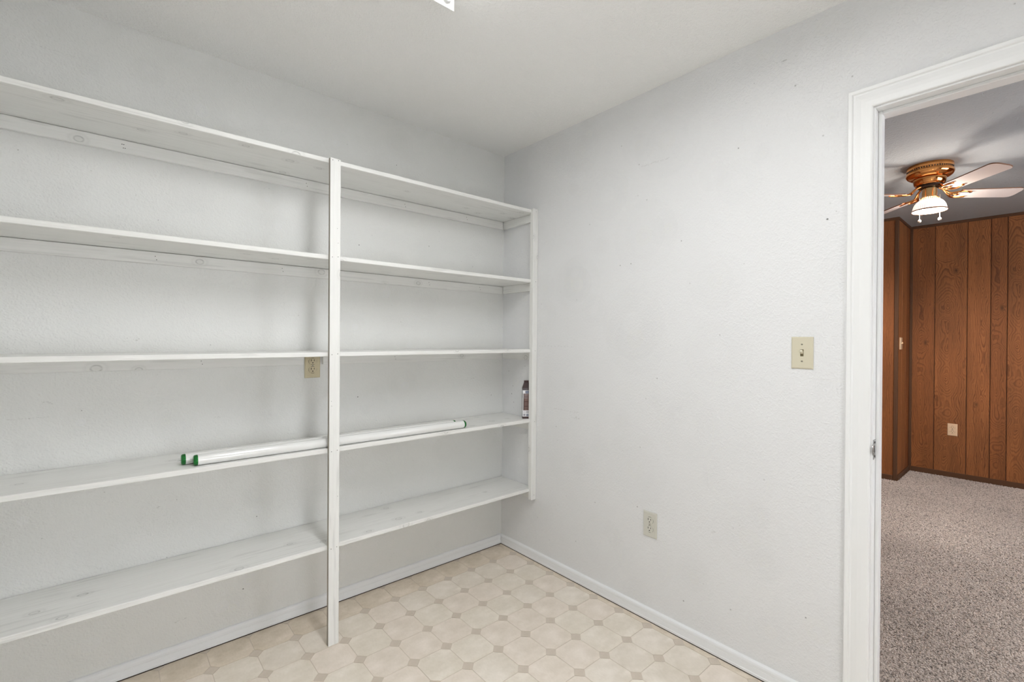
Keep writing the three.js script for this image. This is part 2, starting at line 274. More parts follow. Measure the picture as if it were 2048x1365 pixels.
// ---------------------------------------------------------------- doorway: casing, jamb, stop, strike plate
{
  const door = struct('door_1', null, null, 'white-painted door casing and jamb of the open doorway');
  const zi = 1.882, zo = 2.656, yt = 2.0505;           // inner edge of the casing
  const prof = [[0, 0], [0, 0.0085], [0.0018, 0.0108], [0.006, 0.0118], [0.020, 0.0122], [0.032, 0.0116], [0.042, 0.0098], [0.0475, 0.0088], [0.0525, 0.0098], [0.0545, 0.0128], [0.0565, 0.0142], [0.0655, 0.0146], [0.0675, 0.0125], [0.0675, 0]];
  const leg = (pos) => { const P = new Poly(); for (let i = 0; i < prof.length - 1; i++) { const a = pos(prof[i], 0), b = pos(prof[i], 1), c = pos(prof[i + 1], 1), d = pos(prof[i + 1], 0), w = prof[i][0], w2 = prof[i + 1][0]; P.quad(a, d, c, b, [0, w], [0, w2], [2, w2], [2, w]); } return P.build(); };
  const flip = (g) => { const p = g.attributes.position.array, n = g.attributes.normal.array, u = g.attributes.uv.array; for (let i = 0; i < p.length; i += 9) { for (let k = 0; k < 3; k++) { [p[i + k], p[i + 6 + k]] = [p[i + 6 + k], p[i + k]]; } } for (let i = 0; i < u.length; i += 6) for (let k = 0; k < 2; k++) [u[i + k], u[i + 4 + k]] = [u[i + 4 + k], u[i + k]]; for (let i = 0; i < n.length; i++) n[i] = -n[i]; return g; };
  const L = leg(([w, t], e) => [-t, e ? yt + w : 0.0, zi - w]), R = leg(([w, t], e) => [-t, e ? yt + w : 0, zo + w]), T = leg(([w, t], e) => [-t, yt + w, e ? zo + w : zi - w]);
  mesh('casing', flip(L), trimM, door); mesh('casing', R, trimM, door); mesh('casing', flip(T), trimM, door);
  // jamb boards and the stop they carry
  mesh('jamb', bx(0, 0.115, 0, 2.063, 1.869, 1.887, 0.001), trimM, door); mesh('jamb', bx(0, 0.115, 0, 2.063, 2.651, 2.669, 0.001), trimM, door); mesh('jamb', bx(0, 0.115, 2.045, 2.063, 1.887, 2.651, 0.001), trimM, door);
  mesh('door_stop', bx(0.037, 0.072, 0, 2.045, 1.887, 1.8975, 0.0015), trimM, door); mesh('door_stop', bx(0.037, 0.072, 0, 2.045, 2.6405, 2.651, 0.0015), trimM, door); mesh('door_stop', bx(0.037, 0.072, 2.0345, 2.045, 1.8975, 2.6405, 0.0015), trimM, door);
  // strike plate let into the jamb, its lip curling round the edge
  const sh = new THREE.Shape(); sh.moveTo(0.031, -0.031); sh.lineTo(0.031, 0.031); sh.lineTo(0.005, 0.031); sh.lineTo(0.005, 0.019); sh.quadraticCurveTo(-0.008, 0.016, -0.008, 0); sh.quadraticCurveTo(-0.008, -0.016, 0.005, -0.019); sh.lineTo(0.005, -0.031); sh.closePath();
  const hole = new THREE.Path(); hole.moveTo(0.010, -0.013); hole.lineTo(0.010, 0.013); hole.lineTo(0.021, 0.013); hole.lineTo(0.021, -0.013); hole.closePath(); sh.holes.push(hole);
  const g = new THREE.ExtrudeGeometry(sh, { depth: 0.0016, bevelEnabled: true, bevelSize: 0.0005, bevelThickness: 0.0004, bevelSegments: 1 }); g.translate(0, 0.932, 1.8871);
  const pl = mesh('strike_plate', g, steelM, door);
  pl.userData.label = 'worn steel strike plate';
  for (const y of [-0.023, 0.023]) mesh('screw', place(cyl(0.0036, 0.0036, 0.0012, 10), 0.018, 0.932 + y, 1.8895, Math.PI / 2), darkHole, pl);
  mesh('latch_hole', bx(0.0105, 0.0205, 0.9195, 0.9445, 1.8868, 1.8878, 0), slotM, pl);
}

// ---------------------------------------------------------------- plank shelving
{
  const t = thing('wall_shelving', 'white-painted plank shelving of five shelves across the wall with a middle post', 'shelves', [-1.2, 0, 0]);
  const off = [1.2, 0, 0], part = (name, g, m = boardM, parent = t) => { if (parent === t) g.translate(...off); else g.translate(...off); return mesh(name, g, m, parent); };
  const DZ = [0.003, 0.295], TH = 0.0185;
  // bottom height of each shelf at x = -2.12 and at the right wall
  const rows = [[2.007, 2.0195], [1.606, 1.6155], [1.2005, 1.2105], [0.7995, 0.8045], [0.391, 0.4035]], r = rngOf(77);
  const yAt = ([a, b], x) => a + (b - a) * (x + 2.12) / 2.12;
  const board = (x0, x1, y0l, y0r, h, z0, z1, c) => { const L = x1 - x0, g = cbox(L, h, z1 - z0, c, r() * 2.4, r() * 0.3); g.rotateZ(Math.atan2(y0r - y0l, L)); return g.translate((x0 + x1) / 2, (y0l + y0r) / 2 + h / 2, (z0 + z1) / 2); };
  rows.forEach((row, i) => {
    part('shelf', board(XL + 0.002, -0.0015, yAt(row, XL), yAt(row, 0), TH, ...DZ, 0.0016));
    const ch = 0.0455, cz = [0.0005, 0.0195], yb = (x) => yAt(row, x) - ch - 0.0015;
    // the cleat of the middle shelf is interrupted by the outlet
    for (const [a, b] of i === 2 ? [[XL + 0.001, -1.204], [-1.118, -0.0205]] : [[XL + 0.001, -0.0205]]) part('cleat', board(a, b, yb(a), yb(b), ch, ...cz, 0.0014));
    const y = yb(0); part('cleat', place(cbox(0.019, ch, 0.262, 0.0014, r() * 2, r() * 0.3), -0.0105, y + ch / 2 + 0.001, 0.0205 + 0.131));
  });
  // middle post and the strip on the right wall, both nailed to the shelf fronts
  const g = cbox(0.0435, 2.031, 0.018, 0.0016, 0.4, 0.11); g.translate(0, 2.031 / 2, 0); g.rotateZ(0.0035); g.translate(-1.1665, 0, 0.3055);
  g.addGroup(0, 6, 1); g.addGroup(6, Infinity, 0);     // its left edge was never painted
  const post = part('post', g, [boardM, rawWoodM]);
  for (const row of rows) for (const s of [-1, 1]) { const y = yAt(row, -1.17) + 0.010 + s * 0.0015, x = -1.1665 - 0.0035 * y + s * 0.0118; part('nail', place(cyl(0.0016, 0.0016, 0.0006, 8), x, y, 0.3146, Math.PI / 2), darkHole, post); }
  for (const [dx, y] of [[0.008, 1.74], [0.012, 1.68], [-0.013, 1.02], [-0.012, 1.0], [0.014, 0.62]]) part('nail', place(cyl(0.0011, 0.0011, 0.0006, 8), -1.1665 - 0.0035 * y + dx, y, 0.3146, Math.PI / 2), darkHole, post);
  const strip = part('wall_strip', bx(-0.0385, -0.001, 0.357, 2.043, 0.2835, 0.3145, 0.0025, 1.3, 0.2));
  for (const y of [0.385, 0.81, 1.22, 1.62, 2.025]) part('nail', place(cyl(0.0016, 0.0016, 0.0006, 8), -0.018, y, 0.3146, Math.PI / 2), darkHole, strip);
  for (const [x, i] of [[-1.85, 0], [-1.845, 0], [-1.2, 0], [-0.7, 0], [-0.3, 0], [-1.75, 1], [-1.3, 1], [-0.55, 1], [-0.2, 1], [-1.6, 2], [-0.75, 2]]) for (const s of [0, 1]) part('nail', place(cyl(0.0015, 0.0015, 0.0006, 8), x + s * 0.004, yAt(rows[i], x) - 0.018 - s * 0.013, 0.0197, Math.PI / 2), darkHole);
}

// ---------------------------------------------------------------- two spare tubes and a carton on the fourth shelf
{
  const glass = phys({ color: new THREE.Color(0.86, 0.86, 0.84), roughness: 0.16, clearcoat: 0.6, clearcoatRoughness: 0.08 });
  const green = phys({ color: new THREE.Color(0.01, 0.2, 0.035), metalness: 0.75, roughness: 0.25, clearcoat: 0.5 });
  const R = 0.019, L = 1.172, cap = lathe([[0, 0], [0.0125, 0], [0.0165, 0.0012], [0.0192, 0.005], [0.0196, 0.012], [0.0193, 0.0135], [0.0185, 0.0135]], 32);
  cap.rotateZ(-Math.PI / 2);                            // axis +x, closed face at x = 0
  const pins = join([place(cyl(0.0012, 0.0012, 0.009, 10), -0.004, 0.0064, 0, 0, 0, 0).translate(0, 0, 0)]);
  function tubeThing(label, a, b, roll) {
    const va = new THREE.Vector3(...a), vb = new THREE.Vector3(...b), t = thing('fluorescent_tube', label, 'fluorescent tube', a, 'spare fluorescent tubes');
    const len = va.distanceTo(vb), body = cyl(R, R, len - 0.02, 40); body.rotateZ(-Math.PI / 2); body.translate(len / 2, 0, 0);
    const dir = vb.clone().sub(va).normalize(); t.quaternion.setFromUnitVectors(new THREE.Vector3(1, 0, 0), dir); t.rotateX(roll);
    mesh('glass_tube', body, glass, t);
    for (const e of [0, 1]) {
      const c = cap.clone(); if (e) { c.rotateY(Math.PI); c.translate(len, 0, 0); }
      const capM = mesh('end_cap', c, green, t);
      for (const s of [-1, 1]) { const p = cyl(0.00125, 0.00125, 0.0095, 10); p.rotateZ(Math.PI / 2); p.translate(e ? len + 0.0045 : -0.0045, s * 0.0064, 0); mesh('contact_pin', p, steelM, capM); }
    }
    return t;
  }
  const yTop = (x) => 0.7995 + 0.005 * (x + 2.12) / 2.12 + 0.0185 + R + 0.0006;
  tubeThing('white fluorescent tube with green end caps lying nearest the front edge of the shelf', [-1.652, yTop(-1.652), 0.258], [-0.478, yTop(-0.478), 0.2715], 0.2);
  tubeThing('white fluorescent tube mostly hidden behind the front tube, its green cap farther left', [-1.684, yTop(-1.684), 0.217], [-0.512, yTop(-0.512), 0.229], 0.9);

  // slim gable-top carton half hidden by the wall strip
  const print = canvasTex(256, 1024, (c, W, Hh) => {
    const Y = (m) => Hh - m / 0.19 * Hh;
    c.fillStyle = '#e8e6e8'; c.fillRect(0, 0, W, Hh);
    c.fillStyle = '#35160f'; c.fillRect(0, Y(0.0125), W, Hh);
    c.fillStyle = '#2b100c'; c.fillRect(0, 0, W, Y(0.166));
    c.fillStyle = '#6b4c44'; c.fillRect(22, Y(0.147), W - 44, Y(0.049) - Y(0.147));
    c.fillStyle = '#2a1512'; c.fillRect(22, Y(0.147), 26, Y(0.049) - Y(0.147)); c.fillRect(22, Y(0.147), W - 44, 8);
    for (let i = 0; i < 14; i++) { c.fillStyle = i % 4 === 2 ? '#37201c' : '#9c8279'; c.fillRect(60, Y(0.142) + i * 37, 140 - (i * 37) % 55, i % 4 === 2 ? 8 : 5); }
    c.fillStyle = '#2a2f52'; c.beginPath(); c.roundRect(86, Y(0.163), 130, 78, 16); c.fill(); c.fillStyle = '#c9cbe0'; c.fillRect(104, Y(0.157), 90, 14);
    c.strokeStyle = '#3a3656'; c.lineWidth = 11; c.beginPath(); c.arc(58, Y(0.0225), 25, 0, 7); c.stroke(); c.fillStyle = '#3a3656'; c.fillRect(44, Y(0.024), 28, 12);
    c.lineWidth = 5; c.strokeStyle = '#a7a3b5'; c.beginPath(); c.arc(58, Y(0.0385), 22, 0, 7); c.stroke();
    c.fillStyle = '#4a4a58'; for (let i = 0; i < 6; i++) c.fillRect(122 + i * 19, Y(0.045), 8, 62); c.fillStyle = '#8d92a2'; c.fillRect(120, Y(0.0275), 100, 66);
  });
  const paper = phys({ map: print, roughness: 0.45, clearcoat: 0.15 }), brownCard = phys({ color: new THREE.Color('#33140f'), roughness: 0.45 });
  const t = thing('drink_carton', 'brown and white gable-top carton standing half hidden behind the wall strip', 'carton', [-0.0295, 0.8226, 0.2545]);
  t.rotation.y = -0.61;
  const w = 0.045, d = 0.03, hb = 0.178, P = new Poly();
  const x = w / 2, z = d / 2, side = (a, b) => P.quad([a[0], 0, a[1]], [b[0], 0, b[1]], [b[0], hb, b[1]], [a[0], hb, a[1]], [0, 0], [1, 0], [1, hb / 0.19], [0, hb / 0.19]);
  side([-x, z], [x, z]); side([x, z], [x, -z]); side([x, -z], [-x, -z]); side([-x, -z], [-x, z]);
  P.quad([-x, 0, -z], [x, 0, -z], [x, 0, z], [-x, 0, z], [0, 0], [1, 0], [1, 0.02], [0, 0.02]);
  mesh('carton_body', P.build(), paper, t);
  const Q = new Poly(), u0 = [0, 0], e = 0.0012, X = x + e, Z = z + e, xr = x - 0.0085, hr = 0.211, ht = 0.2225;
  const q4 = (a, b, c, dd) => Q.quad(a, b, c, dd, u0, u0, u0, u0);
  q4([-X, hb, Z], [X, hb, Z], [xr, hr, 0.002], [-xr, hr, 0.002]); q4([X, hb, -Z], [-X, hb, -Z], [-xr, hr, -0.002], [xr, hr, -0.002]);
  q4([X, hb, Z], [X, hb, -Z], [xr, hr, -0.002], [xr, hr, 0.002]); q4([-X, hb, -Z], [-X, hb, Z], [-xr, hr, 0.002], [-xr, hr, -0.002]);
  q4([-X, hb, -Z], [X, hb, -Z], [X, hb, Z], [-X, hb, Z]);
  mesh('gable_top', Q.build(), brownCard, t);
  mesh('sealed_ridge', place(cbox(2 * xr, ht - hr, 0.004, 0.0008), 0, (hr + ht) / 2, 0), brownCard, t);
}

// ---------------------------------------------------------------- switches and outlets (built facing +z, base at the plate's centre)
const plateShape = (w, h) => { const P = new Poly(), D = 0.0052, b = 0.0042, A = [[-w / 2, -h / 2], [w / 2, -h / 2], [w / 2, h / 2], [-w / 2, h / 2]], B = A.map(([x, y]) => [x - Math.sign(x) * b, y - Math.sign(y) * b]); const u = [0, 0]; for (let i = 0; i < 4; i++) { const j = (i + 1) % 4; P.quad([...A[i], 0], [...A[j], 0], [...A[j], 0.002], [...A[i], 0.002], u, u, u, u); P.quad([...A[i], 0.002], [...A[j], 0.002], [...B[j], D], [...B[i], D], u, u, u, u); } P.quad(...B.map((p) => [...p, D]), u, u, u, u); return P.build(); };
const faceD = (() => { const s = new THREE.Shape(), R = 0.0172, hh = 0.0138, a = Math.acos(hh / R); s.absarc(0, 0, R, Math.PI / 2 - a, -Math.PI / 2 + a, true); s.absarc(0, 0, R, -Math.PI / 2 - a, Math.PI / 2 + a - 2 * Math.PI + 2 * Math.PI, true); s.closePath(); return s; })();
function outlet(label, m, fm, pos, ry, group) {
  const t = thing('wall_outlet', label, 'outlet', pos); t.rotation.y = ry;
  mesh('cover_plate', plateShape(0.07, 0.1145), m, t);
  for (const s of [1, -1]) {
    const g = new THREE.ExtrudeGeometry(faceD, { depth: 0.0022, bevelEnabled: true, bevelSize: 0.0006, bevelThickness: 0.0006, bevelSegments: 2, curveSegments: 12 }); g.translate(0, s * 0.0195, 0.0045);
    const rim = new THREE.RingGeometry(0.0172, 0.0188, 32); rim.scale(1, 0.88, 1); rim.translate(0, s * 0.0195, 0.00535);
    const f = mesh('receptacle', g, fm, t);
    mesh('rim_gap', rim, slotM, f);
    mesh('slot', bx(-0.0078, -0.0053, s * 0.0195 + 0.0005, s * 0.0195 + 0.0095, 0.0072, 0.0075, 0), slotM, f); mesh('slot', bx(0.0053, 0.0076, s * 0.0195 + 0.0012, s * 0.0195 + 0.0088, 0.0072, 0.0075, 0), slotM, f);
    mesh('ground_hole', place(cyl(0.0026, 0.0026, 0.0004, 14), 0, s * 0.0195 - 0.0066, 0.0074, Math.PI / 2), slotM, f);
  }
  mesh('screw', place(cyl(0.003, 0.003, 0.0014, 14), 0, 0, 0.0056, Math.PI / 2), screwM, t);
  return t;
}
function lightSwitch(label, m, pos, ry, w = 0.07) {
  const t = thing('light_switch', label, 'light switch', pos); t.rotation.y = ry;
  mesh('cover_plate', plateShape(w, 0.1145), m, t);
  mesh('toggle_slot', bx(-0.0052, 0.0052, -0.0125, 0.0125, 0.0051, 0.0055, 0), std({ color: new THREE.Color(0.2, 0.17, 0.09), roughness: 0.7 }), t);
  const g = cbox(0.0082, 0.0105, 0.0155, 0.0015); g.rotateX(-0.5); g.translate(0, 0.0035, 0.0105); mesh('toggle', g, m, t);
  for (const y of [-0.030, 0.030]) { const s = mesh('screw', place(cyl(0.0031, 0.0031, 0.0014, 14), 0, y, 0.0056, Math.PI / 2), screwM, t); mesh('screw_slot', bx(-0.0026, 0.0026, y - 0.0005, y + 0.0005, 0.0062, 0.0065, 0), slotM, s); }
  return t;
}
outlet('yellowed ivory outlet on the wall tucked under the middle shelf beside the post', oldIvoryM, oldIvoryM, [-1.161, 1.1535, 0.0008], 0);
outlet('off-white outlet low on the white wall right of the shelves', offWhiteM, offWhiteM, [-0.0008, 0.4405, 1.0695], -Math.PI / 2);
lightSwitch('ivory toggle light switch on the white wall beside the doorway', ivoryM, [-0.0008, 1.2435, 1.682], -Math.PI / 2);

// ---------------------------------------------------------------- fluorescent ceiling fixture
{
  const t = thing('ceiling_light', 'white fluorescent ceiling fixture with bare tubes at the top edge of the picture', 'ceiling light', [FIX.x, FIX.y, 0]);
  const w = FIX.half, h = H - FIX.y;
  const pan = join([bx(-w, w, h - 0.022, h - 0.001, FIX.z0, FIX.z1, 0.002), bx(-0.035, 0.035, h - 0.05, h - 0.022, FIX.z0 + 0.002, FIX.z1 - 0.002, 0.006)]);
  mesh('fixture_pan', pan, metalWhite, t);
  const tubeM = std({ color: 0xffffff, emissive: new THREE.Color(0.965, 0.985, 1.0), emissiveIntensity: TUBE_GLOW });
  for (const [z, s] of [[FIX.z0, 1], [FIX.z1, -1]]) mesh('end_plate', bx(-w, w, 0, h - 0.001, Math.min(z, z - s * 0.004), Math.max(z, z - s * 0.004), 0.001), metalWhite, t);
  const dx = 0.097, ty = 0.03;
  for (const e of [-1, 1]) {
    const body = cyl(0.0127, 0.0127, FIX.z1 - FIX.z0 - 0.034, 24); body.rotateX(Math.PI / 2); body.translate(e * dx, ty, (FIX.z0 + FIX.z1) / 2); mesh('light_tube', body, tubeM, t);
    for (const [z, s] of [[FIX.z0, 1], [FIX.z1, -1]]) {
      const sh = new THREE.Shape(); sh.absarc(0, 0, 0.014, Math.PI, 2 * Math.PI, false); sh.lineTo(0.014, h - ty - 0.022); sh.lineTo(-0.014, h - ty - 0.022); sh.closePath();
      const g = new THREE.ExtrudeGeometry(sh, { depth: 0.009, bevelEnabled: true, bevelSize: 0.001, bevelThickness: 0.001, bevelSegments: 1 }); g.translate(e * dx, ty, s > 0 ? z + 0.001 : z - 0.010);
      const hold = mesh('lampholder', g, metalWhite, t);
      const slot = cyl(0.0045, 0.0045, 0.003, 14); slot.rotateX(Math.PI / 2); slot.translate(e * dx, ty, z + s * 0.0118); mesh('tube_collar', slot, steelM, hold);
    }
  }
}

// ---------------------------------------------------------------- panelled room
const CB = FAN.y, XP = 4.22, ZN = 0, ZS = 4.2, XB = 3.645, ZBOX = 1.332;
// printed wood grain of the panelling: six planks side by side, 1.2 m x 2.45 m
const GR = [[0.62, 0.9, 0.35], [0.5, 0.0, 0.9], [0.45, 1.7, 0.6], [0.55, 2.9, 0.8], [0.35, 3.7, 0.7], [0.2, 5.1, 0.25]];
const KN = [[0.31, 0.62, 0.02], [0.28, 1.1, 0.03], [0.72, 1.6, 0.025], [0.52, 2.0, 0.02], [0.09, 0.4, 0.016], [0.93, 0.95, 0.022]];
const grain = dataTex(1024, 2048, (u, v) => {
  const k = Math.min(5, Math.floor(u * 6)), s = (u * 6 - k - GR[k][0]) * 0.2, T = v * 2.45, [, ph, dep] = GR[k];
  const kn = KN.reduce((a, [ks, kt, kr]) => { const dx = u * 1.2 - ks, dy = T - kt, d2 = (dx * dx * 1.6 + dy * dy * 0.35) / (kr * kr); return d2 < 16 ? a + Math.exp(-d2) : a; }, 0);
  const wob = 0.026 * (vnoise(u * 26, v * 8, 26, 8, 41 + k) - 0.5) + 0.012 * (vnoise(u * 60, v * 30, 60, 30, 51) - 0.5) + 0.004 * (vnoise(u * 160, v * 90, 160, 90, 52) - 0.5);
  const z = dep * 0.2 * (vnoise(v * 6 + ph, k, 6, 64, 61) + 0.6 * vnoise(v * 15 + ph, k, 15, 64, 62) + 0.25 * vnoise(v * 34 + ph, k, 34, 64, 66) - 0.85), rad = Math.hypot(s + wob, z + 0.4 * wob) + 0.035 * kn;
  const q = rad * 108 + 0.8 * vnoise(u * 24, v * 18, 24, 18, 63), f = q - Math.floor(q), str = 0.35 + 0.65 * hash(Math.floor(q), k, 67), ring = str * sstep(0.35, 0.86, f) * (1 - sstep(0.88, 1, f)), q2 = f * 3, f2 = q2 - Math.floor(q2);
  const fine = vnoise(u * 520, v * 40, 520, 40, 64), pore = vnoise(u * 900, v * 90, 900, 90, 68) > 0.8 ? 1 : 0, broad = vnoise(u * 9, v * 4, 9, 4, 65), mid = vnoise(u * 30, v * 6, 30, 6, 69);
  const m = 1.1 - 0.22 * ring - 0.05 * f2 - 0.1 * (1 - fine) - 0.07 * pore - 0.14 * (1 - broad) - 0.1 * (1 - mid) - 0.25 * kn * kn;
  return [164 * m, 104 * m * (1 - 0.05 * ring), 60 * m * (1 - 0.1 * ring)];
}, true, 1 / 1.2, 1 / 2.45);
const panelM = phys({ map: grain, roughness: 0.62, specularIntensity: 0.6 });
const panelDarkM = phys({ map: grain, color: new THREE.Color(0.86, 0.83, 0.8), roughness: 0.62, specularIntensity: 0.6 });
const trimDark = std({ color: new THREE.Color(0.085, 0.034, 0.011), roughness: 0.72 });
const grooveM = std({ color: new THREE.Color(0.03, 0.012, 0.006), roughness: 0.8 });

// a wall of planks facing -x (axis 'x') or +z (axis 'z'); cuts along the wall
function planks(parent, cuts, place1, y0, y1, seedCol = 0) {
  for (let i = 0; i < cuts.length - 1; i++) {
    const a = cuts[i] + 0.0022, b = cuts[i + 1] - 0.0022, w = b - a, D = 0.006, c = 0.0022, P = new Poly(), col = ((i * 2 + seedCol) % 6) * 0.2 + (0.2 - Math.min(w, 0.195)) / 2, sc = Math.min(1, 0.195 / w), vo = ((i + seedCol) * 0.71) % 2.45;
    const uv = (s, y) => [col + (s - a) * sc, y + vo], pt = place1;
    const q = (s0, d0, s1, d1) => P.quad(pt(s0, y0, d0), pt(s1, y0, d1), pt(s1, y1, d1), pt(s0, y1, d0), uv(s0, y0), uv(s1, y0), uv(s1, y1), uv(s0, y1));
    q(a, 0, a, D - c); q(a, D - c, a + c, D); q(a + c, D, b - c, D); q(b - c, D, b, D - c); q(b, D - c, b, 0);
    mesh('wall_plank', P.build(), (i + seedCol) % 3 === 1 ? panelDarkM : panelM, parent);
  }
}
const wE = struct('wall_panelled_east', wbox(XP, XP + 0.1, -0.05, CB + 0.1, ZN, ZS + 0.1), grooveM, 'wood-grain panelled wall facing the doorway');
planks(wE, [1.336, 1.353, 1.526, 1.753, 1.907, 2.012, 2.19, 2.41, 2.57, 2.75, 2.98, 3.14, 3.25, 3.43, 3.65, 3.81, 3.99, 4.198], (s, y, d) => [XP - d, y, s], 0.0, CB, 0);
const wN = struct('wall_panelled_closet', wbox(XB, XP, -0.05, CB + 0.1, ZN, ZBOX), grooveM, 'panelled closet corner standing out beside the far wall');
planks(wN, [0.003, 0.2, 0.36, 0.55, 0.78, 0.93, 1.0, 1.188, 1.331], (s, y, d) => [XB - d, y, s], 0.0, CB, 3);
planks(wN, [XB + 0.002, XB + 0.205, XB + 0.39, XP - 0.004], (s, y, d) => [s, y, ZBOX + d], 0.0, CB, 5);
struct('wall_panelled_north', wbox(TW, XB, -0.05, CB + 0.1, -0.1, ZN), panelM, 'panelled end wall of the next room');
windowWall('wall_panelled_south', TW, XP, CB + 0.1, ZS, panelM, 'panelled end wall of the next room', 0.9, 2.7, 0.85, 2.1, 'added_window_1');  // unseen window added to fill this room with neutral daylight
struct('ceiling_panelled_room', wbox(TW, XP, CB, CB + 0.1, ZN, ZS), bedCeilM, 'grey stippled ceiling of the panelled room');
// dark mouldings
const mould = (name, g, label) => struct(name, g, trimDark, label);
mould('trim_1', bx(XP - 0.02, XP - 0.0061, CB - 0.026, CB, ZBOX + 0.018, ZS, 0.004), 'dark brown moulding along the top of the far panelled wall');
mould('trim_2', bx(XB, XP - 0.0061, CB - 0.026, CB, ZBOX + 0.0061, ZBOX + 0.0181, 0.004), 'dark brown moulding along the top of the closet side');
mould('trim_3', bx(XB - 0.018, XB - 0.0061, CB - 0.026, CB, ZN, ZBOX + 0.0181, 0.004), 'dark brown moulding along the top of the closet front');
mould('trim_4', bx(XB - 0.0145, XB + 0.016, 0, CB - 0.026, ZBOX - 0.018, ZBOX + 0.0125, 0.004), 'dark brown corner moulding on the outer closet corner');
mould('trim_5', bx(XP - 0.022, XP - 0.0061, 0, CB - 0.026, ZBOX + 0.0061, ZBOX + 0.028, 0.004), 'dark brown corner moulding in the inner corner');
mould('baseboard_panelled_east', bx(XP - 0.018, XP - 0.0061, 0.004, 0.056, ZBOX + 0.028, ZS, 0.004), 'dark brown baseboard along the far panelled wall');
mould('baseboard_closet_side', bx(XB + 0.016, XP - 0.022, 0.004, 0.056, ZBOX + 0.0061, ZBOX + 0.018, 0.004), 'dark brown baseboard on the closet side');
mould('baseboard_closet_front', bx(XB - 0.018, XB - 0.0061, 0.004, 0.056, ZN, ZBOX - 0.018, 0.004), 'dark brown baseboard on the closet front');

// carpet: backing and a pile of short tufts
{
  const back = dataTex(256, 256, (u, v) => { const n = 0.6 * hash(Math.floor(u * 64), Math.floor(v * 64), 71) + 0.4 * hash(Math.floor(u * 128), Math.floor(v * 128), 72); return [140 + 50 * n, 131 + 48 * n, 123 + 46 * n]; }, true, 1 / 0.5, 1 / 0.5);
  const floor2 = struct('floor_panelled_room', wbox(0.06, XP, -0.06, 0.003, ZN, ZS), std({ map: back, roughness: 1 }), 'grey-beige carpet of the panelled room');
  const r = rngOf(91), tuft = new THREE.IcosahedronGeometry(1, 0), spots = [];
  const add = (x, z) => spots.push([x, z]);
  for (let x = 0.07; x < XP - 0.02;) {                 // only the wedge that the doorway shows, a step to either side included
    const near = x - 0.06, step = 0.0046 + 0.0024 * Math.min(1, x / 3), z0 = Math.max(0.9, 1.86 - near * 0.24), z1 = 2.5 + near * 0.03;
    for (let z = z0; z < z1; z += step) if (x < XB - 0.02 || z > ZBOX + 0.02) if (x > 0.13 || z > 1.9) add(x + (r() - 0.5) * step, z + (r() - 0.5) * step);
    x += step;
  }
  const pile = new THREE.InstancedMesh(tuft, std({ roughness: 1 }), spots.length), M = new THREE.Matrix4(), q = new THREE.Quaternion(), e = new THREE.Euler(), c = new THREE.Color();
  spots.forEach(([x, z], i) => {
    e.set(r() * 3, r() * 6, r() * 3); q.setFromEuler(e); const s = 0.0024 + r() * 0.0016;
    M.compose(new THREE.Vector3(x, 0.0035 + r() * 0.0055, z), q, new THREE.Vector3(s, s * (0.9 + r() * 0.8), s)); pile.setMatrixAt(i, M);
    const t = r(), drift = vnoise(x * 2.2, z * 2.2, 999, 999, 93), v = (0.32 + 0.3 * t - (t < 0.09 ? 0.1 : 0)) * (0.84 + 0.3 * drift); c.setRGB(v * 1.13, v * 1.0, v * 0.91); pile.setColorAt(i, c);
  });
  pile.name = 'carpet_pile'; pile.userData = { kind: 'stuff' }; pile.castShadow = pile.receiveShadow = true; floor2.add(pile);
}
outlet('almond outlet low on the wood-panelled wall of the next room', almondM, almondM, [XP - 0.0068, 0.462, 1.66], -Math.PI / 2);
lightSwitch('small almond toggle switch on the narrow panelled closet side', almondM, [3.79, 1.282, ZBOX + 0.0068], 0, 0.09);

